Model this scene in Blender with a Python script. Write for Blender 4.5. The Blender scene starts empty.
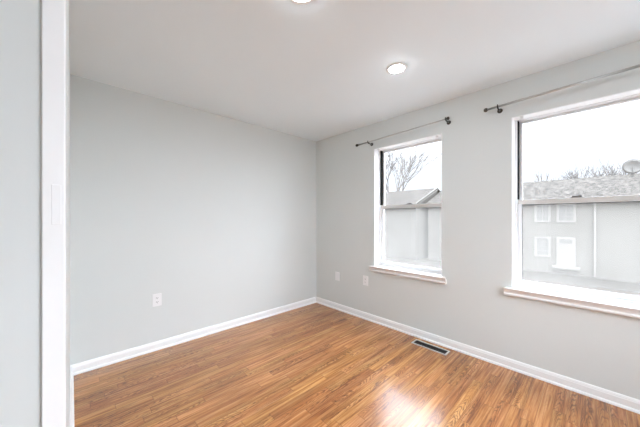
import bpy, bmesh, math, random
from mathutils import Vector, Matrix

scene = bpy.context.scene
COL = scene.collection
PI = math.pi

# ---------------------------------------------------------------- camera
W, B, H = 2.70, 2.93, 2.44          # window wall x, far wall y, ceiling z
CAMZ = 1.274
F_PX = 262.0
cam_d = bpy.data.cameras.new('camera')
cam = bpy.data.objects.new('camera', cam_d)
COL.objects.link(cam)
cam.location = (0, 0, CAMZ)
cam.rotation_euler = (PI / 2, 0, -math.radians(43.485))
cam_d.sensor_width = 36.0
cam_d.lens = 36.0 * F_PX / 640.0
cam_d.shift_y = (218.2 - 213.5) / 640.0
cam_d.clip_start = 0.02
scene.camera = cam

# ---------------------------------------------------------------- sky, exposure
# overcast sky: dim near the horizon, several times brighter higher up
SKY = 1.0
world = bpy.data.worlds.new('overcast')
scene.world = world
world.use_nodes = True
wn = world.node_tree
_tc = wn.nodes.new('ShaderNodeTexCoord')
_sx = wn.nodes.new('ShaderNodeSeparateXYZ')
wn.links.new(_tc.outputs['Generated'], _sx.inputs[0])
_mr = wn.nodes.new('ShaderNodeMapRange')
_mr.interpolation_type = 'SMOOTHSTEP'
wn.links.new(_sx.outputs[2], _mr.inputs[0])
_mr.inputs[1].default_value = 0.17
_mr.inputs[2].default_value = 0.53
_mr.inputs[3].default_value = 0.80
_mr.inputs[4].default_value = 7.5
_cm = wn.nodes.new('ShaderNodeVectorMath')
_cm.operation = 'SCALE'
_cm.inputs[0].default_value = (0.885, 0.96, 1.07)
# extra sky glow added behind the camera, feeding the rear fill opening
_m2 = wn.nodes.new('ShaderNodeMapRange')
_m2.interpolation_type = 'SMOOTHSTEP'
wn.links.new(_sx.outputs[1], _m2.inputs[0])
_m2.inputs[1].default_value = -0.25
_m2.inputs[2].default_value = -0.80
_m2.inputs[3].default_value = 0.0
_m2.inputs[4].default_value = 5.6
_ad = wn.nodes.new('ShaderNodeMath')
_ad.operation = 'ADD'
wn.links.new(_mr.outputs[0], _ad.inputs[0])
wn.links.new(_m2.outputs[0], _ad.inputs[1])
wn.links.new(_ad.outputs[0], _cm.inputs['Scale'])
wn.links.new(_cm.outputs[0], wn.nodes['Background'].inputs['Color'])
wn.nodes['Background'].inputs['Strength'].default_value = SKY

vs = scene.view_settings
vs.view_transform = 'Standard'
vs.look = 'None'
vs.gamma = 1.0
vs.use_curve_mapping = False
vs.exposure = 0.68
scene.cycles.max_bounces = 14
scene.cycles.diffuse_bounces = 8
scene.cycles.transparent_max_bounces = 24
scene.cycles.sample_clamp_indirect = 6.0
LAMP = 85.0


# ---------------------------------------------------------------- materials
class N:
    """tiny helper for node graphs"""
    def __init__(s, name):
        s.m = bpy.data.materials.new(name)
        s.m.use_nodes = True
        s.t = s.m.node_tree
        s.b = s.t.nodes['Principled BSDF']
        s.out = s.t.nodes['Material Output']

    def new(s, typ, **kw):
        n = s.t.nodes.new(typ)
        for k, v in kw.items():
            setattr(n, k, v)
        return n

    def put(s, sock, v):
        if hasattr(v, 'is_output'):
            s.t.links.new(v, sock)
        else:
            sock.default_value = v

    def math(s, op, a, b=0.0, c=0.0):
        n = s.new('ShaderNodeMath', operation=op)
        s.put(n.inputs[0], a)
        s.put(n.inputs[1], b)
        s.put(n.inputs[2], c)
        return n.outputs[0]

    def vec(s, x, y, z):
        n = s.new('ShaderNodeCombineXYZ')
        s.put(n.inputs[0], x)
        s.put(n.inputs[1], y)
        s.put(n.inputs[2], z)
        return n.outputs[0]

    def noise(s, v, scale, detail=3, rough=0.5):
        n = s.new('ShaderNodeTexNoise')
        s.put(n.inputs['Vector'], v)
        n.inputs['Scale'].default_value = scale
        n.inputs['Detail'].default_value = detail
        n.inputs['Roughness'].default_value = rough
        return n.outputs['Fac']

    def ramp(s, f, stops):
        n = s.new('ShaderNodeValToRGB')
        e = n.color_ramp.elements
        while len(e) < len(stops):
            e.new(0.5)
        for i, (p, c) in enumerate(stops):
            e[i].position = p
            e[i].color = (c[0], c[1], c[2], 1)
        s.put(n.inputs[0], f)
        return n.outputs['Color']

    def mix(s, f, a, b, blend='MIX'):
        n = s.new('ShaderNodeMix', data_type='RGBA', blend_type=blend)
        s.put(n.inputs[0], f)
        s.put(n.inputs[6], a)
        s.put(n.inputs[7], b)
        return n.outputs[2]


def plain(name, col, rough=0.5, metal=0.0, spec=0.5, var=0.03, scale=6.0):
    """a paint / metal / plastic with a slight procedural variation"""
    n = N(name)
    tc = n.new('ShaderNodeTexCoord').outputs['Object']
    f = n.noise(tc, scale, 3)
    lo = tuple(c * (1 - var) for c in col)
    hi = tuple(min(1, c * (1 + var)) for c in col)
    n.put(n.b.inputs['Base Color'], n.ramp(f, [(0.3, lo), (0.7, hi)]))
    n.b.inputs['Roughness'].default_value = rough
    n.b.inputs['Metallic'].default_value = metal
    n.b.inputs['Specular IOR Level'].default_value = spec
    return n.m


def wall_paint(name, col):
    n = N(name)
    tc = n.new('ShaderNodeTexCoord').outputs['Object']
    f = n.noise(tc, 1.3, 2)
    n.put(n.b.inputs['Base Color'], n.ramp(f, [(0.3, tuple(c * 0.99 for c in col)), (0.7, tuple(c * 1.01 for c in col))]))
    n.b.inputs['Roughness'].default_value = 0.65
    n.b.inputs['Specular IOR Level'].default_value = 0.3
    bp = n.new('ShaderNodeBump')
    bp.inputs['Strength'].default_value = 0.03
    bp.inputs['Distance'].default_value = 0.002
    n.put(bp.inputs['Height'], n.noise(tc, 180, 2))
    n.put(n.b.inputs['Normal'], bp.outputs[0])
    return n.m


def floor_mat():
    n = N('oak_laminate')
    tc = n.new('ShaderNodeTexCoord').outputs['Object']
    sp = n.new('ShaderNodeSeparateXYZ')
    n.put(sp.inputs[0], tc)
    x, y = sp.outputs[0], sp.outputs[1]
    RW, RL = 0.0667, 0.70
    rowf = n.math('DIVIDE', y, RW)
    row = n.math('FLOOR', rowf)
    v = n.math('SUBTRACT', n.math('FRACT', rowf), 0.5)
    wr = n.new('ShaderNodeTexWhiteNoise', noise_dimensions='1D')
    n.put(wr.inputs['W'], row)
    xs = n.math('DIVIDE', n.math('ADD', x, n.math('MULTIPLY', wr.outputs['Value'], 3.7)), RL)
    pid = n.math('FLOOR', xs)
    u = n.math('FRACT', xs)
    wp = n.new('ShaderNodeTexWhiteNoise', noise_dimensions='2D')
    n.put(wp.inputs['Vector'], n.vec(row, pid, 0.0))
    pr = wp.outputs['Value']
    spc = n.new('ShaderNodeSeparateColor')
    n.put(spc.inputs[0], wp.outputs['Color'])
    pr2, pr3 = spc.outputs[1], spc.outputs[2]
    # fine straight grain: streaks along x, different on each strip
    sv = n.vec(n.math('ADD', n.math('MULTIPLY', x, 1.6), n.math('MULTIPLY', pr, 40.0)),
               n.math('ADD', n.math('MULTIPLY', y, 42.0), n.math('MULTIPLY', pr2, 30.0)), pr3)
    streak = n.noise(sv, 1.6, 6, 0.62)
    # cathedral arches
    wob = n.noise(n.vec(n.math('MULTIPLY', x, 6.0), n.math('MULTIPLY', y, 30.0), n.math('MULTIPLY', pr, 20.0)), 1.0, 3)
    cv = n.math('ADD', v, n.math('MULTIPLY', n.math('SUBTRACT', pr3, 0.5), 0.7))
    arch = n.math('ADD', n.math('MULTIPLY', u, n.math('MULTIPLY_ADD', pr, 8.0, 4.0)), n.math('MULTIPLY', n.math('MULTIPLY', cv, cv), 11.0))
    arch = n.math('ADD', arch, n.math('MULTIPLY', wob, 4.5))
    ring = n.math('POWER', n.math('ABSOLUTE', n.math('SINE', n.math('MULTIPLY', arch, 3.6))), 0.8)
    ring = n.math('SUBTRACT', 1.0, ring)                  # dark lines at the ring edges
    has = n.math('GREATER_THAN', pr2, 0.55)
    patchy = n.ramp(n.noise(n.vec(n.math('MULTIPLY', x, 4.0), n.math('MULTIPLY', y, 22.0), n.math('MULTIPLY', pr3, 9.0)), 1.0, 2), [(0.34, (0.1, 0.1, 0.1)), (0.54, (1, 1, 1))])
    cath = n.math('MULTIPLY', n.math('MULTIPLY', ring, patchy), n.math('MULTIPLY_ADD', has, 0.80, 0.18))
    blotch = n.noise(n.vec(n.math('MULTIPLY', x, 2.2), n.math('MULTIPLY', y, 9.0), pr), 1.0, 3)
    base = n.ramp(streak, [(0.32, FLOOR_C[0]), (0.48, FLOOR_C[1]), (0.66, FLOOR_C[2])])
    tone = n.ramp(pr, [(0.0, (0.80, 0.74, 0.72)), (0.2, (0.95, 0.91, 0.90)), (0.6, (1.0, 1.0, 1.0)), (1.0, (1.12, 1.14, 1.14))])
    c = n.mix(1.0, base, tone, 'MULTIPLY')
    hue = n.ramp(pr3, [(0.25, (1.03, 0.93, 1.02)), (0.75, (1.01, 0.98, 0.97))])      # pinker and tanner strips
    c = n.mix(1.0, c, hue, 'MULTIPLY')
    c = n.mix(n.math('MULTIPLY', cath, 0.9), c, FLOOR_C[3] + (1,))
    c = n.mix(1.0, c, n.ramp(blotch, [(0.3, (0.80, 0.77, 0.74)), (0.6, (1.06, 1.06, 1.06))]), 'MULTIPLY')
    # joints
    ev = n.math('GREATER_THAN', n.math('ABSOLUTE', v), 0.482)
    eu = n.math('GREATER_THAN', n.math('ABSOLUTE', n.math('SUBTRACT', u, 0.5)), 0.4965)
    e = n.math('MAXIMUM', ev, eu)
    c = n.mix(n.math('MULTIPLY', e, 0.40), c, FLOOR_C[3] + (1,))
    n.put(n.b.inputs['Base Color'], c)
    n.b.inputs['Roughness'].default_value = 0.42
    n.b.inputs['Specular IOR Level'].default_value = 0.15
    n.b.inputs['Coat Weight'].default_value = 1.0
    n.b.inputs['Coat IOR'].default_value = 1.54
    n.put(n.b.inputs['Coat Roughness'], n.math('MULTIPLY_ADD', streak, 0.06, 0.175))
    return n.m


FLOOR_C = [(0.21, 0.073, 0.014), (0.45, 0.192, 0.046), (0.62, 0.33, 0.115), (0.085, 0.027, 0.005)]


def glass_mat():
    n = N('window_glass')
    tr = n.new('ShaderNodeBsdfTransparent')
    gl = n.new('ShaderNodeBsdfGlossy')
    gl.inputs['Roughness'].default_value = 0.02
    fr = n.new('ShaderNodeFresnel')
    # rays pass straight through the thin pane, so both faces use the outside index
    gm = n.new('ShaderNodeNewGeometry')
    n.put(fr.inputs['IOR'], n.math('MULTIPLY_ADD', gm.outputs['Backfacing'], 1 / 1.45 - 1.45, 1.45))
    mx = n.new('ShaderNodeMixShader')
    n.put(mx.inputs[0], fr.outputs[0])
    n.put(mx.inputs[1], tr.outputs[0])
    n.put(mx.inputs[2], gl.outputs[0])
    n.put(n.out.inputs['Surface'], mx.outputs[0])
    n.t.nodes.remove(n.b)
    return n.m


def haze_mat(name, lo, hi, col, scale):
    """fogged pane / fine insect mesh: part see-through, part pale scatter"""
    n = N(name)
    tc = n.new('ShaderNodeTexCoord').outputs['Object']
    f = n.noise(tc, scale, 4)
    mr = n.new('ShaderNodeMapRange')
    n.put(mr.inputs[0], f)
    mr.inputs[1].default_value = 0.3
    mr.inputs[2].default_value = 0.7
    mr.inputs[3].default_value = lo
    mr.inputs[4].default_value = hi
    tr = n.new('ShaderNodeBsdfTransparent')
    tl = n.new('ShaderNodeBsdfTranslucent')
    tl.inputs['Color'].default_value = col + (1,)
    mx = n.new('ShaderNodeMixShader')
    n.put(mx.inputs[0], mr.outputs[0])
    n.put(mx.inputs[1], tr.outputs[0])
    n.put(mx.inputs[2], tl.outputs[0])
    n.put(n.out.inputs['Surface'], mx.outputs[0])
    n.t.nodes.remove(n.b)
    return n.m


def lamp_mat():
    n = N('lit_lens')
    em = n.new('ShaderNodeEmission')
    em.inputs['Color'].default_value = (0.90, 0.98, 1.06, 1)
    em.inputs['Strength'].default_value = LAMP
    n.put(n.out.inputs['Surface'], em.outputs[0])
    n.t.nodes.remove(n.b)
    return n.m


def shingle_mat(name, col):
    n = N(name)
    tc = n.new('ShaderNodeTexCoord').outputs['Object']
    br = n.new('ShaderNodeTexBrick')
    mp = n.new('ShaderNodeMapping')
    mp.inputs['Rotation'].default_value = (0, 0, PI / 2)
    n.put(mp.inputs['Vector'], tc)
    n.put(br.inputs['Vector'], mp.outputs[0])
    br.inputs['Scale'].default_value = 3.2
    br.inputs['Mortar Size'].default_value = 0.02
    k = 0.55
    br.inputs['Color1'].default_value = (col[0] * k, col[1] * k, col[2] * k, 1)
    br.inputs['Color2'].default_value = (col[0] * 1.4, col[1] * 1.4, col[2] * 1.4, 1)
    br.inputs['Mortar'].default_value = (col[0] * 0.5, col[1] * 0.5, col[2] * 0.5, 1)
    f = n.noise(tc, 5.0, 5, 0.7)
    c = n.mix(1.0, br.outputs['Color'], n.ramp(f, [(0.38, (0.4, 0.4, 0.4)), (0.62, (1.6, 1.6, 1.6))]), 'MULTIPLY')
    n.put(n.b.inputs['Base Color'], c)
    n.b.inputs['Roughness'].default_value = 0.9
    n.b.inputs['Specular IOR Level'].default_value = 0.1
    return n.m


def siding_mat(name, col):
    n = N(name)
    tc = n.new('ShaderNodeTexCoord').outputs['Object']
    sp = n.new('ShaderNodeSeparateXYZ')
    n.put(sp.inputs[0], tc)
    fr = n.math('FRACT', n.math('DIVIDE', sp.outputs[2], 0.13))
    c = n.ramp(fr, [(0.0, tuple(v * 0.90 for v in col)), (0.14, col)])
    n.put(n.b.inputs['Base Color'], c)
    n.b.inputs['Roughness'].default_value = 0.8
    n.b.inputs['Specular IOR Level'].default_value = 0.1
    return n.m


M = {}
M['wall'] = wall_paint('grey_wall_paint', (0.705, 0.735, 0.725))
M['ceil'] = wall_paint('ceiling_paint', (0.85, 0.92, 0.955))
M['floor'] = floor_mat()
M['trim'] = plain('white_trim_paint', (0.92, 0.925, 0.925), 0.35, var=0.01)
M['vinyl'] = plain('white_vinyl', (0.80, 0.805, 0.81), 0.4, var=0.01)
M['sill'] = plain('sill_paint', (0.82, 0.80, 0.785), 0.35, var=0.015)
M['track'] = plain('dark_track', (0.004, 0.004, 0.0045), 0.8, spec=0.05)
M['seal'] = plain('grey_seal', (0.12, 0.12, 0.12), 0.6)
M['rail'] = plain('rail_vinyl', (0.60, 0.585, 0.56), 0.45, var=0.02)
M['glass'] = glass_mat()
M['fog'] = haze_mat('fogged_pane', 0.048, 0.068, (0.95, 0.91, 0.85), 2.5)
M['fog2'] = haze_mat('heavily_fogged_pane', 0.058, 0.078, (0.95, 0.91, 0.85), 3.0)
M['plate'] = plain('white_plastic', (0.86, 0.865, 0.87), 0.3, var=0.01)
M['hole'] = plain('outlet_slot', (0.03, 0.03, 0.03), 0.6)
M['nickel'] = plain('brushed_nickel', (0.52, 0.51, 0.49), 0.32, metal=1.0, var=0.06, scale=40)
M['dark_nickel'] = plain('dark_nickel', (0.10, 0.098, 0.09), 0.3, metal=1.0, var=0.06, scale=40)
M['vent'] = plain('vent_metal', (0.62, 0.60, 0.56), 0.4, metal=0.25, var=0.05, scale=30)
M['ventdark'] = plain('vent_dark', (0.018, 0.016, 0.015), 0.6)
M['lens'] = lamp_mat()
M['lampring'] = plain('lamp_ring_white', (0.93, 0.93, 0.92), 0.45, var=0.01)
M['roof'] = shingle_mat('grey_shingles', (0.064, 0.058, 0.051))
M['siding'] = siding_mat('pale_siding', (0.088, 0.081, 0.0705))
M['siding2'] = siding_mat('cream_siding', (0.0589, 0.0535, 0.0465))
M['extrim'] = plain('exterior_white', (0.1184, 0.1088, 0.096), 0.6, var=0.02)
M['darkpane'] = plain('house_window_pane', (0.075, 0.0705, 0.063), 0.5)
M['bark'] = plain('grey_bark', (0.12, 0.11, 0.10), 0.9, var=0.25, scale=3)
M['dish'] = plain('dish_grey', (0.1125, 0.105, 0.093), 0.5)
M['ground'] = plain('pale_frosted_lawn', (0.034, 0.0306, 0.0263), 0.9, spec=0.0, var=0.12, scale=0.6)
M['bounce'] = plain('bounce_slab_grey', (0.1495, 0.1456, 0.1404), 0.9, spec=0.1, var=0.06, scale=1.5)


# ---------------------------------------------------------------- mesh helpers
def obj(name, bm, mat, parent=None, smooth=False):
    me = bpy.data.meshes.new(name)
    bmesh.ops.recalc_face_normals(bm, faces=bm.faces[:])
    bm.to_mesh(me)
    bm.free()
    me.materials.append(mat)
    if smooth:
        for p in me.polygons:
            p.use_smooth = True
    o = bpy.data.objects.new(name, me)
    COL.objects.link(o)
    if parent:
        o.parent = parent
    return o


def bx(bm, x0, x1, y0, y1, z0, z1):
    vs_ = [bm.verts.new(p) for p in ((x0, y0, z0), (x1, y0, z0), (x1, y1, z0), (x0, y1, z0),
                                     (x0, y0, z1), (x1, y0, z1), (x1, y1, z1), (x0, y1, z1))]
    for f in ((3, 2, 1, 0), (4, 5, 6, 7), (0, 1, 5, 4), (1, 2, 6, 5), (2, 3, 7, 6), (3, 0, 4, 7)):
        bm.faces.new([vs_[i] for i in f])


def boxes(name, lst, mat, parent=None, bevel=0.0, seg=2):
    bm = bmesh.new()
    for b in lst:
        bx(bm, *b)
    if bevel:
        bmesh.ops.bevel(bm, geom=bm.edges[:], offset=bevel, segments=seg, affect='EDGES', profile=0.5)
    return obj(name, bm, mat, parent)


def prism(bm, prof, p0, axis, length, up=Vector((0, 0, 1)), out=None):
    """extrude a 2D profile (out, up) along axis"""
    axis = Vector(axis)
    p0 = Vector(p0)
    a = [bm.verts.new(p0 + out * u + up * v) for u, v in prof]
    b = [bm.verts.new(p0 + axis * length + out * u + up * v) for u, v in prof]
    k = len(prof)
    for i in range(k):
        bm.faces.new((a[i], a[(i + 1) % k], b[(i + 1) % k], b[i]))
    bm.faces.new(a[::-1])
    bm.faces.new(b)


def lathe(bm, prof, centre, axis='z', seg=40):
    """profile of (r, h); axis z points up"""
    c = Vector(centre)
    rings = []
    for r, h in prof:
        ring = []
        if r < 1e-6:
            ring = [None]
        for i in range(seg if r >= 1e-6 else 1):
            t = 2 * PI * i / seg
            q = (r * math.cos(t), r * math.sin(t), h)
            if axis == 'x':
                q = (q[2], q[0], q[1])
            elif axis == 'y':
                q = (q[0], q[2], q[1])
            v = bm.verts.new(c + Vector(q))
            if r < 1e-6:
                ring = [v]
            else:
                ring.append(v)
        rings.append(ring)
    for a, b in zip(rings, rings[1:]):
        for i in range(seg):
            j = (i + 1) % seg
            if len(a) == 1 and len(b) == 1:
                continue
            if len(a) == 1:
                bm.faces.new((a[0], b[j], b[i]))
            elif len(b) == 1:
                bm.faces.new((a[i], a[j], b[0]))
            else:
                bm.faces.new((a[i], a[j], b[j], b[i]))


def tube(bm, p0, p1, r0, r1=None, seg=14, caps=True):
    r1 = r0 if r1 is None else r1
    p0, p1 = Vector(p0), Vector(p1)
    d = (p1 - p0).normalized()
    a = d.orthogonal().normalized()
    b = d.cross(a)
    A = [bm.verts.new(p0 + (a * math.cos(2 * PI * i / seg) + b * math.sin(2 * PI * i / seg)) * r0) for i in range(seg)]
    Bq = [bm.verts.new(p1 + (a * math.cos(2 * PI * i / seg) + b * math.sin(2 * PI * i / seg)) * r1) for i in range(seg)]
    for i in range(seg):
        j = (i + 1) % seg
        bm.faces.new((A[i], A[j], Bq[j], Bq[i]))
    if caps:
        bm.faces.new(A[::-1])
        bm.faces.new(Bq)


def struct(o, label=None):
    o['kind'] = 'structure'
    return o


def thing(name, loc, label, cat, group=None):
    o = bpy.data.objects.new(name, None)
    o.empty_display_size = 0.05
    COL.objects.link(o)
    o.location = loc
    o['label'] = label
    o['category'] = cat
    if group:
        o['group'] = group
    return o


def tag(o, label, cat, group=None):
    o['label'] = label
    o['category'] = cat
    if group:
        o['group'] = group
    return o


# ---------------------------------------------------------------- room shell
XL, YF = -1.40, -1.30               # far side of the hall, wall behind the camera
T = 0.22                            # outer wall thickness
# openings in the window wall: (y0, y1, z0, z1)
SM = (1.064, 1.880, 0.655, 2.126)
LG = (-0.78, 0.493, 0.655, 2.126)
XO = W + T

struct(boxes('floor', [(XL - .1, W, YF - .1, B, -0.12, 0.0)], M['floor']))
struct(boxes('ceiling', [(XL - .1, XO, YF - .1, B + .12, H, H + 0.12)], M['ceil']))
struct(boxes('wall_right', [
    (W, XO, YF - .1, B + .12, -0.12, SM[2]), (W, XO, YF - .1, B + .12, SM[3], H),
    (W, XO, SM[1], B + .12, SM[2], SM[3]), (W, XO, LG[1], SM[0], SM[2], SM[3]),
    (W, XO, YF - .1, LG[0], SM[2], SM[3])], M['wall']))
struct(boxes('wall_back', [(-0.12, W, B, B + .12, -0.12, H)], M['wall']))
struct(boxes('wall_left', [(-0.0387, -0.008, 0.70, 0.82, 0, H), (-0.12, -0.008, 0.82, B, 0, H)], M['wall']))
struct(boxes('wall_hall', [(XL, -0.0388, 0.688, 0.82, 0, H)], M['wall']))
WF = (0.38, 1.85, 0.95, 2.20)       # unseen opening added behind the camera to let in fill light
struct(boxes('wall_front', [(XL - .1, WF[0], YF - .1, YF, 0, H), (WF[1], W, YF - .1, YF, 0, H),
                            (WF[0], WF[1], YF - .1, YF, 0, WF[2]), (WF[0], WF[1], YF - .1, YF, WF[3], H)], M['wall']))
struct(boxes('wall_hall_side', [(XL - .1, XL, YF, 0.82, 0, H)], M['wall']))

# white corner trim on the end of the left wall, with its faint strike plate
tr = struct(boxes('trim_1', [(-0.0388, -0.0082, 0.68, 0.6998, 0, H)], M['trim'], bevel=0.002))
sp_ = boxes('strike_plate', [(-0.0262, -0.0140, 0.6792, 0.6802, 1.262, 1.335)], M['trim'], tr, bevel=0.0003, seg=1)

# baseboards: profile (out from wall, up) with top bead and shoe moulding
BP = [(0, 0), (0.021, 0), (0.0205, 0.009), (0.016, 0.017), (0.0115, 0.019), (0.0115, 0.060), (0.0095, 0.066),
      (0.0095, 0.070), (0.007, 0.077), (0.004, 0.083), (0, 0.083)]


def baseboard(name, p0, axis, length, out):
    bm = bmesh.new()
    prism(bm, BP, p0, axis, length, out=Vector(out))
    return struct(obj(name, bm, M['trim']))


baseboard('baseboard_right', (W, YF, 0), (0, 1, 0), B - YF, (-1, 0, 0))
baseboard('baseboard_back', (-0.008, B, 0), (1, 0, 0), W + 0.008 - 0.0215, (0, -1, 0))
baseboard('baseboard_left', (-0.008, 0.72, 0), (0, 1, 0), B - 0.72 - 0.0215, (1, 0, 0))
baseboard('baseboard_front', (XL, YF, 0), (1, 0, 0), W - XL - 0.0215, (0, 1, 0))


# ---------------------------------------------------------------- windows
def rect_frame(x0, x1, y0, y1, z0, z1, s, b, t):
    """four members: stiles s wide, bottom rail b, top rail t"""
    return [(x0, x1, y0, y0 + s, z0, z1), (x0, x1, y1 - s, y1, z0, z1),
            (x0, x1, y0 + s, y1 - s, z0, z0 + b), (x0, x1, y0 + s, y1 - s, z1 - t, z1)]


def make_window(name, op, fog, stool_y0, stool_y1, locks):
    y0, y1, z0, z1 = op
    zs = 0.688                                   # top of the stool
    root = bpy.data.objects.new(name, None)
    COL.objects.link(root)
    root.location = (W, (y0 + y1) / 2, zs)
    root['kind'] = 'structure'
    inv = Matrix.Translation(-Vector(root.location))

    def P(nm, lst, mat, parent=root, bevel=0.0):
        o = boxes(nm, lst, mat, parent, bevel)
        o.data.transform(inv)
        return o
    fi, fo = W + 0.095, W + 0.195                # inner and outer face of the vinyl frame
    L = 0.006
    # white boards lining the reveal
    P('reveal_lining', [(W + .001, fi, y0, y0 + L, zs, z1), (W + .001, fi, y1 - L, y1, zs, z1),
                        (W + .001, fi, y0 + L, y1 - L, z1 - L, z1)], M['trim'])
    fj = 0.024
    P('window_frame', rect_frame(fi, fo, y0, y1, zs - 0.01, z1, fj, 0.022, 0.010), M['vinyl'], bevel=0.002)
    yi0, yi1 = y0 + fj, y1 - fj
    zm = 1.416
    # dark empty tracks beside the upper sash, and head seal
    P('sash_track', [(fi + .003, fi + .053, yi1 - .006, yi1, zm + .02, z1 - .010),
                     (fi + .003, fi + .053, yi0, yi0 + .006, zm + .02, z1 - .010)], M['track'])
    # upper sash sits outside, lower sash inside
    ux0, ux1 = fi + .054, fi + .082
    us = P('upper_sash', rect_frame(ux0, ux1, yi0, yi1, zm - .020, z1 - .010, .025, .038, .018), M['vinyl'], bevel=0.0015)
    P('glass_pane', [(ux0 + .012, ux0 + .016, yi0 + .022, yi1 - .022, zm + .014, z1 - .024)], M['glass'], us)
    lx0, lx1 = fi + .016, fi + .046
    ls = P('lower_sash', rect_frame(lx0, lx1, yi0 + .001, yi1 - .001, zs + .012, zm - 0.020, .027, .036, .004), M['vinyl'], bevel=0.0015)
    P('meeting_rail', [(lx0 - .003, lx1, yi0 + .001, yi1 - .001, zm - .020, zm + .016)], M['rail'], ls, bevel=0.002)
    P('glazing_seal', [(lx0 + .006, lx0 + .014, yi0 + .0285, yi1 - .0285, zm - .028, zm - .0235),
                       (lx0 + .006, lx0 + .014, yi1 - .032, yi1 - .0285, zs + .05, zm - .028)], M['seal'], ls)
    P('glass_pane', [(lx0 + .014, lx0 + .018, yi0 + .024, yi1 - .024, zs + .044, zm - .022)], M['glass'], ls)
    P('fogged_film', [(lx0 + .020, lx0 + .0205, yi0 + .024, yi1 - .024, zs + .044, zm - .022)], fog, ls)
    for yk in locks:
        P('sash_lock', [(lx0 - .001, lx0 + .022, yk - .036, yk + .036, zm + .0155, zm + .021),
                        (lx0 + .004, lx0 + .018, yk - .024, yk + .010, zm + .021, zm + .034),
                        (lx0 + .000, lx0 + .008, yk - .010, yk + .030, zm + .023, zm + .031)], M['seal'], ls, bevel=0.001)
    # stool and moulded apron: (out from the wall, up)
    prof = [(-0.095, 0), (0.043, 0), (0.0465, -.003), (0.045, -.009), (0.037, -.022), (0.030, -.038), (0.030, -.0445), (0.0355, -.047),
            (0.037, -.052), (0.0365, -.059), (0.032, -.064), (0.0, -.064), (0.0, -.024), (-0.095, -.024)]
    bm = bmesh.new()
    prism(bm, prof, (W, stool_y0, zs), (0, 1, 0), stool_y1 - stool_y0, out=Vector((-1, 0, 0)))
    # notch: inside the wall the stool only spans the opening
    for v in bm.verts:
        if v.co.x > W + 1e-4:
            v.co.y = min(max(v.co.y, y0), y1)
    o = obj('window_sill', bm, M['sill'], root)
    o.data.transform(inv)
    return root


make_window('window_1', SM, M['fog2'], 1.020, 1.928, [1.477])
make_window('window_2', LG, M['fog'], -0.825, 0.540, [0.10, -0.40])


fill_win = bpy.data.objects.new('fill_window', None)  # unseen window, added to throw fill light onto the far wall
COL.objects.link(fill_win)
fill_win.location = ((WF[0] + WF[1]) / 2, YF - .05, WF[2])
fill_win['kind'] = 'structure'
_hw = (WF[1] - WF[0]) / 2
_hh = WF[3] - WF[2]
boxes('window_frame', [(-_hw, -_hw + .04, -.04, .04, 0, _hh), (_hw - .04, _hw, -.04, .04, 0, _hh), (-.02, .02, -.04, .04, .04, _hh - .04),
                       (-_hw + .04, _hw - .04, -.04, .04, 0, .04), (-_hw + .04, _hw - .04, -.04, .04, _hh - .04, _hh)], M['vinyl'], fill_win, 0.002)
boxes('glass_pane', [(-_hw + .04, -.02, -.002, .002, .04, _hh - .04)], M['glass'], fill_win)
boxes('glass_pane', [(.02, _hw - .04, -.002, .002, .04, _hh - .04)], M['glass'], fill_win)

# ---------------------------------------------------------------- recessed ceiling lights
def ceiling_light(x, y, label):
    r = thing('ceiling_light', (x, y, H), label, 'ceiling light', 'recessed ceiling lights')
    bm = bmesh.new()
    lathe(bm, [(0.050, -0.002), (0.052, -0.006), (0.062, -0.0075), (0.074, -0.005), (0.078, 0.0), (0.050, 0.0), (0.050, -0.002)], (0, 0, 0), seg=48)
    obj('trim_ring', bm, M['lampring'], r, True)
    bm = bmesh.new()
    lathe(bm, [(0.0, -0.020), (0.020, -0.0188), (0.037, -0.0150), (0.0490, -0.0085), (0.0495, -0.001), (0.0, -0.001)], (0, 0, 0), seg=48)
    obj('lens', bm, M['lens'], r, True)
    return r


ceiling_light(1.834, 1.069, 'round recessed ceiling light, the one wholly in view nearer the windows')
ceiling_light(0.857, 1.047, 'round recessed ceiling light cut off by the top edge of the photo')
ceiling_light(1.834, -0.50, 'added fill lamp, a round recessed ceiling light in front of the large window, behind the viewpoint')  # this lamp and the next are unseen, added to brighten the room
ceiling_light(0.886, -0.50, 'added fill lamp, a round recessed ceiling light overhead behind the viewpoint, away from the windows')


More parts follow.
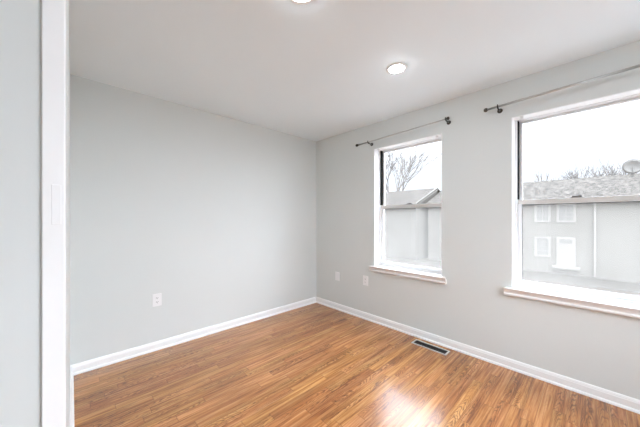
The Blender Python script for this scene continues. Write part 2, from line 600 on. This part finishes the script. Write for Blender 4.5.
# ---------------------------------------------------------------- curtain rods
def curtain_rod(ya, za, yb, zb, brackets, label, rr=0.007):
    """from the far end (ya) to the near end (yb), 7 cm off the wall"""
    xr = W - 0.072
    r = thing('curtain_rod', (xr, ya, za), label, 'curtain rod', 'curtain rods above the windows')
    o0 = Vector((xr, ya, za))
    e = Vector((xr, yb, zb)) - o0
    bm = bmesh.new()
    tube(bm, (0, 0, 0), e * 0.56, rr)
    tube(bm, e * 0.55, e, rr * 0.82)
    obj('rod', bm, M['nickel'], r, True)
    for p, s in ((Vector((0, 0, 0)), 1), (e, -1)):
        bm = bmesh.new()
        lathe(bm, [(0.0, -0.016), (0.012, -0.014), (0.0165, -0.006), (0.0165, 0.004), (0.012, 0.012), (0.008, 0.014), (0.008, 0.024), (0.0, 0.024)],
              (0, 0, 0), 'y', 20)
        for v in bm.verts:
            v.co.y *= -s
            v.co += p
        obj('finial', bm, M['dark_nickel'], r, True)
    for t in brackets:
        p = e * t
        bm = bmesh.new()
        tube(bm, p + Vector((0.0715, 0, -0.016)), p + Vector((0.066, 0, -0.016)), 0.021, 0.019, 20)
        tube(bm, p + Vector((0.068, 0, -0.016)), p + Vector((0.0, 0, -0.016)), 0.0055, 0.0055, 12)
        b2 = [(a * 0.0125, b * 0.0125) for a, b in [(math.cos(w), math.sin(w)) for w in [PI * (1 + i / 10) for i in range(11)]]]
        for (u0, v0), (u1, v1) in zip(b2, b2[1:]):
            tube(bm, p + Vector((u0, 0, v0)), p + Vector((u1, 0, v1)), 0.0055, 0.0055, 8)
        tube(bm, p + Vector((-.0125, 0, 0)), p + Vector((-.0125, 0, .014)), 0.0055, 0.004, 8)
        obj('bracket', bm, M['dark_nickel'], r, True)
    return r


curtain_rod(2.090, 2.198, 0.984, 2.234, [0.16, 0.985], 'thin nickel curtain rod above the smaller window near the corner')
curtain_rod(0.664, 2.219, -0.95, 2.270, [0.055, 0.92], 'thin nickel curtain rod above the larger window, running out of the photo', 0.0095)


# ---------------------------------------------------------------- blind brackets in the heads of the reveals
def blind_bracket(y, x, label):
    r = thing('blind_bracket', (x, y, SM[3] - 0.006), label, 'bracket', 'small blind brackets in the window heads')
    boxes('plate', [(-.012, .012, -.010, .010, -.003, 0), (-.012, -.009, -.010, .010, -.020, -.003)], M['vinyl'], r, 0.0006, 1)
    boxes('clip', [(-.007, .010, -.007, .007, -.011, -.003)], M['nickel'], r, 0.0006, 1)
    return r


blind_bracket(1.825, W + .022, 'small blind bracket at the head of the smaller window, end nearer the room corner')
blind_bracket(1.125, W + .022, 'small blind bracket at the head of the smaller window, end nearer the larger window')
blind_bracket(0.425, W + .022, 'small blind bracket at the head of the larger window, by its corner')


# ---------------------------------------------------------------- outlets and plates
def wall_plate(loc, face, kind, label, cat, w=0.078, h=0.120):
    """plate built facing -y, then turned to face the room"""
    r = thing('wall_outlet' if kind == 'outlet' else 'blank_wall_plate', loc, label, cat)
    if face == 'x':
        r.rotation_euler = (0, 0, -PI / 2)
    bm = bmesh.new()
    bx(bm, -w / 2, w / 2, -0.006, 0.0, -h / 2, h / 2)
    bmesh.ops.bevel(bm, geom=[e for e in bm.edges if all(v.co.y < -.005 for v in e.verts)], offset=0.003, segments=2, affect='EDGES')
    obj('cover_plate', bm, M['plate'], r)
    if kind == 'outlet':
        for s in (1, -1):
            bm = bmesh.new()
            prof = []
            for i in range(24):
                t = 2 * PI * i / 24
                prof.append((0.0172 * math.cos(t), max(-0.0125, min(0.0125, 0.0172 * math.sin(t)))))
            prism(bm, [(-u, v) for u, v in prof], (0, -0.0055, s * 0.0195), (0, -1, 0), 0.0022, out=Vector((1, 0, 0)))
            q = obj('receptacle', bm, M['plate'], r)
            c = s * 0.0195
            boxes('slots', [(-.0082, -.0052, -.0081, -.0070, c - .002, c + .0068), (.0052, .0082, -.0081, -.0070, c - .001, c + .0062),
                            (-.0026, .0026, -.0081, -.0070, c - .0098, c - .0048)], M['hole'], q)
        bm = bmesh.new()
        tube(bm, (0, -.0055, 0), (0, -.0072, 0), 0.0032, 0.0028, 12)
        obj('screw', bm, M['plate'], r)
    else:
        for s in (1, -1):
            bm = bmesh.new()
            tube(bm, (0, -.0055, s * .042), (0, -.0072, s * .042), 0.0032, 0.0028, 12)
            obj('screw', bm, M['plate'], r)
    return r


wall_plate((0.602, B, 0.482), 'y', 'outlet', 'white duplex outlet on the wall without windows', 'outlet')
wall_plate((W, 2.008, 0.485), 'x', 'outlet', 'white duplex outlet below the smaller window sill', 'outlet')
wall_plate((W, 2.492, 0.462), 'x', 'blank', 'blank white wall plate nearest the room corner', 'wall plate')

# ---------------------------------------------------------------- floor register
vent = thing('floor_vent', (2.571, 1.130, 0), 'metal floor vent with dark louvres set along the window wall', 'vent')
hw, hl = 0.053, 0.171
bm = bmesh.new()
for b in ((-hw, hw, hl - .014, hl, 0, .005), (-hw, hw, -hl, -hl + .014, 0, .005),
          (-hw, -hw + .014, -hl + .014, hl - .014, 0, .005), (hw - .014, hw, -hl + .014, hl - .014, 0, .005)):
    bx(bm, *b)
obj('vent_frame', bm, M['vent'], vent)
boxes('duct_opening', [(-hw + .014, hw - .014, -hl + .014, hl - .014, 0.0003, 0.0012)], M['ventdark'], vent)
lou = []
for i in range(24):
    yy = -hl + .014 + (i + .5) * (2 * hl - .028) / 24
    lou.append((-hw + .0145, hw - .0145, yy - .0016, yy + .0016, 0.0014, 0.0034))
lou.append((-.002, .002, -hl + .0145, hl - .0145, 0.0034, 0.0044))
lou.append((-hw + .0145, hw - .0145, -.003, .003, 0.0034, 0.0044))
boxes('louvres', lou, plain('louvre_metal', (0.03, 0.028, 0.026), 0.45, metal=0.6), vent)

# ---------------------------------------------------------------- outdoors
GZ = -3.0
struct(boxes('ground', [(-60, 90, -60, 90, GZ - .3, GZ)], M['ground']))


struct(boxes('bounce_slab', [(W + 0.6, 18.5, -28, 40, GZ, GZ + .05), (-25, W + 0.6, -28, YF - .6, GZ, GZ + .05)], M['bounce']))  # unseen slab added to bounce daylight up onto the ceiling


def house(name, loc_y, xf, xr, y0, y1, ze, zr, wallm, label, wins, rake=None, door=None, spouts=()):
    """row house facing the windows: facade at xf, ridge at xr"""
    r = thing(name, (xf, loc_y, GZ), label, 'house', 'row houses across the way')
    off = Vector(r.location)

    def fix(o):
        o.data.transform(Matrix.Translation(-off))
        return o
    xb = xr + (xr - xf)
    bm = bmesh.new()
    pr = [(xf, GZ), (xf, ze), (xr, zr), (xb, ze), (xb, GZ)]
    a = [bm.verts.new((x, y0, z)) for x, z in pr]
    b = [bm.verts.new((x, y1, z)) for x, z in pr]
    for i in range(5):
        j = (i + 1) % 5
        bm.faces.new((a[i], a[j], b[j], b[i]))
    bm.faces.new(a)
    bm.faces.new(b[::-1])
    fix(obj('house_walls', bm, wallm, r))
    # roof slabs with overhang
    sl = (zr - ze) / (xr - xf)
    ov = 0.35
    bm = bmesh.new()
    for sgn in (1, -1):
        xe = xf - ov if sgn == 1 else xb + ov
        q = [(xe, ze - ov * sl + .02), (xr, zr + .02), (xr, zr + .16), (xe, ze - ov * sl + .16)]
        a = [bm.verts.new((x, y0 - .2, z)) for x, z in q]
        b = [bm.verts.new((x, y1 + .2, z)) for x, z in q]
        for i in range(4):
            j = (i + 1) % 4
            bm.faces.new((a[i], a[j], b[j], b[i]))
        bm.faces.new(a)
        bm.faces.new(b[::-1])
    fix(obj('roof', bm, M['roof'], r))
    # white fascia along the eave and, where the gable shows, along the rake
    xe = xf - ov
    ez = ze - ov * sl
    fix(boxes('fascia', [(xe - .04, xe, y0 - .2, y1 + .2, ez - .06, ez + .15)], M['extrim'], r))
    if rake:
        bm = bmesh.new()
        q = [(xe, ez - .12), (xr, zr - .12), (xr, zr + .20), (xe, ez + .20)]
        a = [bm.verts.new((x, rake - .30, z)) for x, z in q]
        b = [bm.verts.new((x, rake - .20, z)) for x, z in q]
        for i in range(4):
            j = (i + 1) % 4
            bm.faces.new((a[i], a[j], b[j], b[i]))
        bm.faces.new(a)
        bm.faces.new(b[::-1])
        fix(obj('rake_board', bm, M['extrim'], r))
    for (wy, wz, ww, wh) in wins:
        f = fix(boxes('house_window', [(xf - .06, xf, wy - ww / 2 - .13, wy - ww / 2, wz - .13, wz + wh + .13),
                                       (xf - .06, xf, wy + ww / 2, wy + ww / 2 + .13, wz - .13, wz + wh + .13),
                                       (xf - .06, xf, wy - ww / 2, wy + ww / 2, wz - .13, wz),
                                       (xf - .06, xf, wy - ww / 2, wy + ww / 2, wz + wh, wz + wh + .13),
                                       (xf - .05, xf, wy - .02, wy + .02, wz, wz + wh),
                                       (xf - .05, xf, wy - ww / 2, wy + ww / 2, wz + wh * .5 - .03, wz + wh * .5 + .03),
                                       (xf - .045, xf, wy - ww / 2, wy + ww / 2, wz + wh * .25 - .015, wz + wh * .25 + .015),
                                       (xf - .045, xf, wy - ww / 2, wy + ww / 2, wz + wh * .75 - .015, wz + wh * .75 + .015)], M['extrim'], r))
        pn = boxes('window_glazing', [(xf - .02, xf - .01, wy - ww / 2, wy + ww / 2, wz, wz + wh)], M['darkpane'], f)
        fix(pn)
    if door:
        dy, dz, dw, dh = door
        d = fix(boxes('house_door', [(xf - .06, xf, dy - dw / 2, dy + dw / 2, dz, dz + dh)], M['extrim'], r))
        fix(boxes('door_light', [(xf - .07, xf - .06, dy - dw * .32, dy + dw * .32, dz + dh * .78, dz + dh * .92)], M['darkpane'], d))
        fix(boxes('door_step', [(xf - .5, xf, dy - dw * .7, dy + dw * .7, dz - .15, dz)], M['extrim'], r))
    for s in spouts:
        fix(boxes('downspout', [(xf - .14, xf - .02, s - .055, s + .055, GZ + .1, ze - .1)], M['extrim'], r))
    return r


XF = 27.0
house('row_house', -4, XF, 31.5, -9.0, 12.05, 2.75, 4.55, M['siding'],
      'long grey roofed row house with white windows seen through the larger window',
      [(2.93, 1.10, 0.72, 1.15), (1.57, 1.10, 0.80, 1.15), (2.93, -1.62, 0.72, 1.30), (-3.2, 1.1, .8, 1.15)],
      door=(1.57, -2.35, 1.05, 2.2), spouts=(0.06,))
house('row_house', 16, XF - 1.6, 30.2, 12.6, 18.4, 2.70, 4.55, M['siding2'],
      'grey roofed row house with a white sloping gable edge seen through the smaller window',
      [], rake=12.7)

# small dish on the ridge of the long house
d = thing('satellite_dish', (31.5, -1.95, 4.725), 'pale round satellite dish on the ridge of the long house roof', 'satellite dish')
bm = bmesh.new()
tube(bm, (0, 0, 0), (0, 0, 0.5), 0.03, 0.03, 10)
obj('mast', bm, M['dish'], d)
bm = bmesh.new()
lathe(bm, [(0.0, 0.10), (0.2, 0.085), (0.4, 0.04), (0.55, -0.02), (0.555, -0.035), (0.4, 0.015), (0.2, 0.06), (0.0, 0.075)], (0, 0, 0.55), 'x', 32)
obj('reflector', bm, M['dish'], d, True)


# bare winter trees
def bare_tree(x, y, height, trunk_r, seed, label, spread=0.55, forks=4, levels=5, clear=0.42):
    rng = random.Random(seed)
    r = thing('bare_tree', (x, y, GZ), label, 'tree', 'bare trees behind the houses')
    bt = bmesh.new()
    bb = bmesh.new()
    hb = height * clear
    tube(bt, (0, 0, 0), (0, 0, hb), trunk_r * 1.2, trunk_r * 0.85, 9)
    obj('trunk', bt, M['bark'], r)

    def grow(p, d, length, rad, lev):
        q = p
        steps = 3
        for s in range(steps):
            dd = (d + Vector((rng.uniform(-.14, .14), rng.uniform(-.14, .14), rng.uniform(-.02, .12)))).normalized()
            n_ = q + dd * (length / steps)
            ra = rad * (1 - .16 * s)
            tube(bb, q, n_, ra, rad * (1 - .16 * (s + 1)), 5, False)
            q, d = n_, dd
            if lev < levels and s >= 1:
                for k in range(2):
                    ang = rng.uniform(0, 2 * PI)
                    side = d.orthogonal().normalized()
                    side.rotate(Matrix.Rotation(ang, 3, d))
                    nd = (d * rng.uniform(0.75, 1.1) + side * rng.uniform(.35, .8) * spread * 1.5).normalized()
                    grow(q, nd, length * rng.uniform(.55, .75), max(rad * .55, 0.024), lev + 1)

    for k in range(forks):
        a = 2 * PI * k / forks + rng.uniform(-.3, .3)
        dd = Vector((math.cos(a) * spread, math.sin(a) * spread, 1.0)).normalized()
        grow(Vector((0, 0, hb * rng.uniform(.8, 1.0))), dd, height * (.72 - clear), trunk_r * .6, 2)
    obj('branches', bb, M['bark'], r)
    return r


bare_tree(36.0, 21.6, 15.5, 0.22, 5, 'tall bare tree behind the house seen through the smaller window', spread=0.5, forks=9, clear=0.40)
bare_tree(43.5, 0.9, 9.6, 0.12, 8, 'bare tree over the long roof, middle one of the small group of three', spread=0.45, forks=6)
bare_tree(38.5, 3.9, 8.4, 0.09, 11, 'bare tree over the long roof, farthest of the three from the satellite dish', spread=0.35, forks=4)
bare_tree(50.0, -2.2, 10.4, 0.12, 17, 'bare tree over the long roof, nearest the satellite dish', spread=0.45, forks=6)
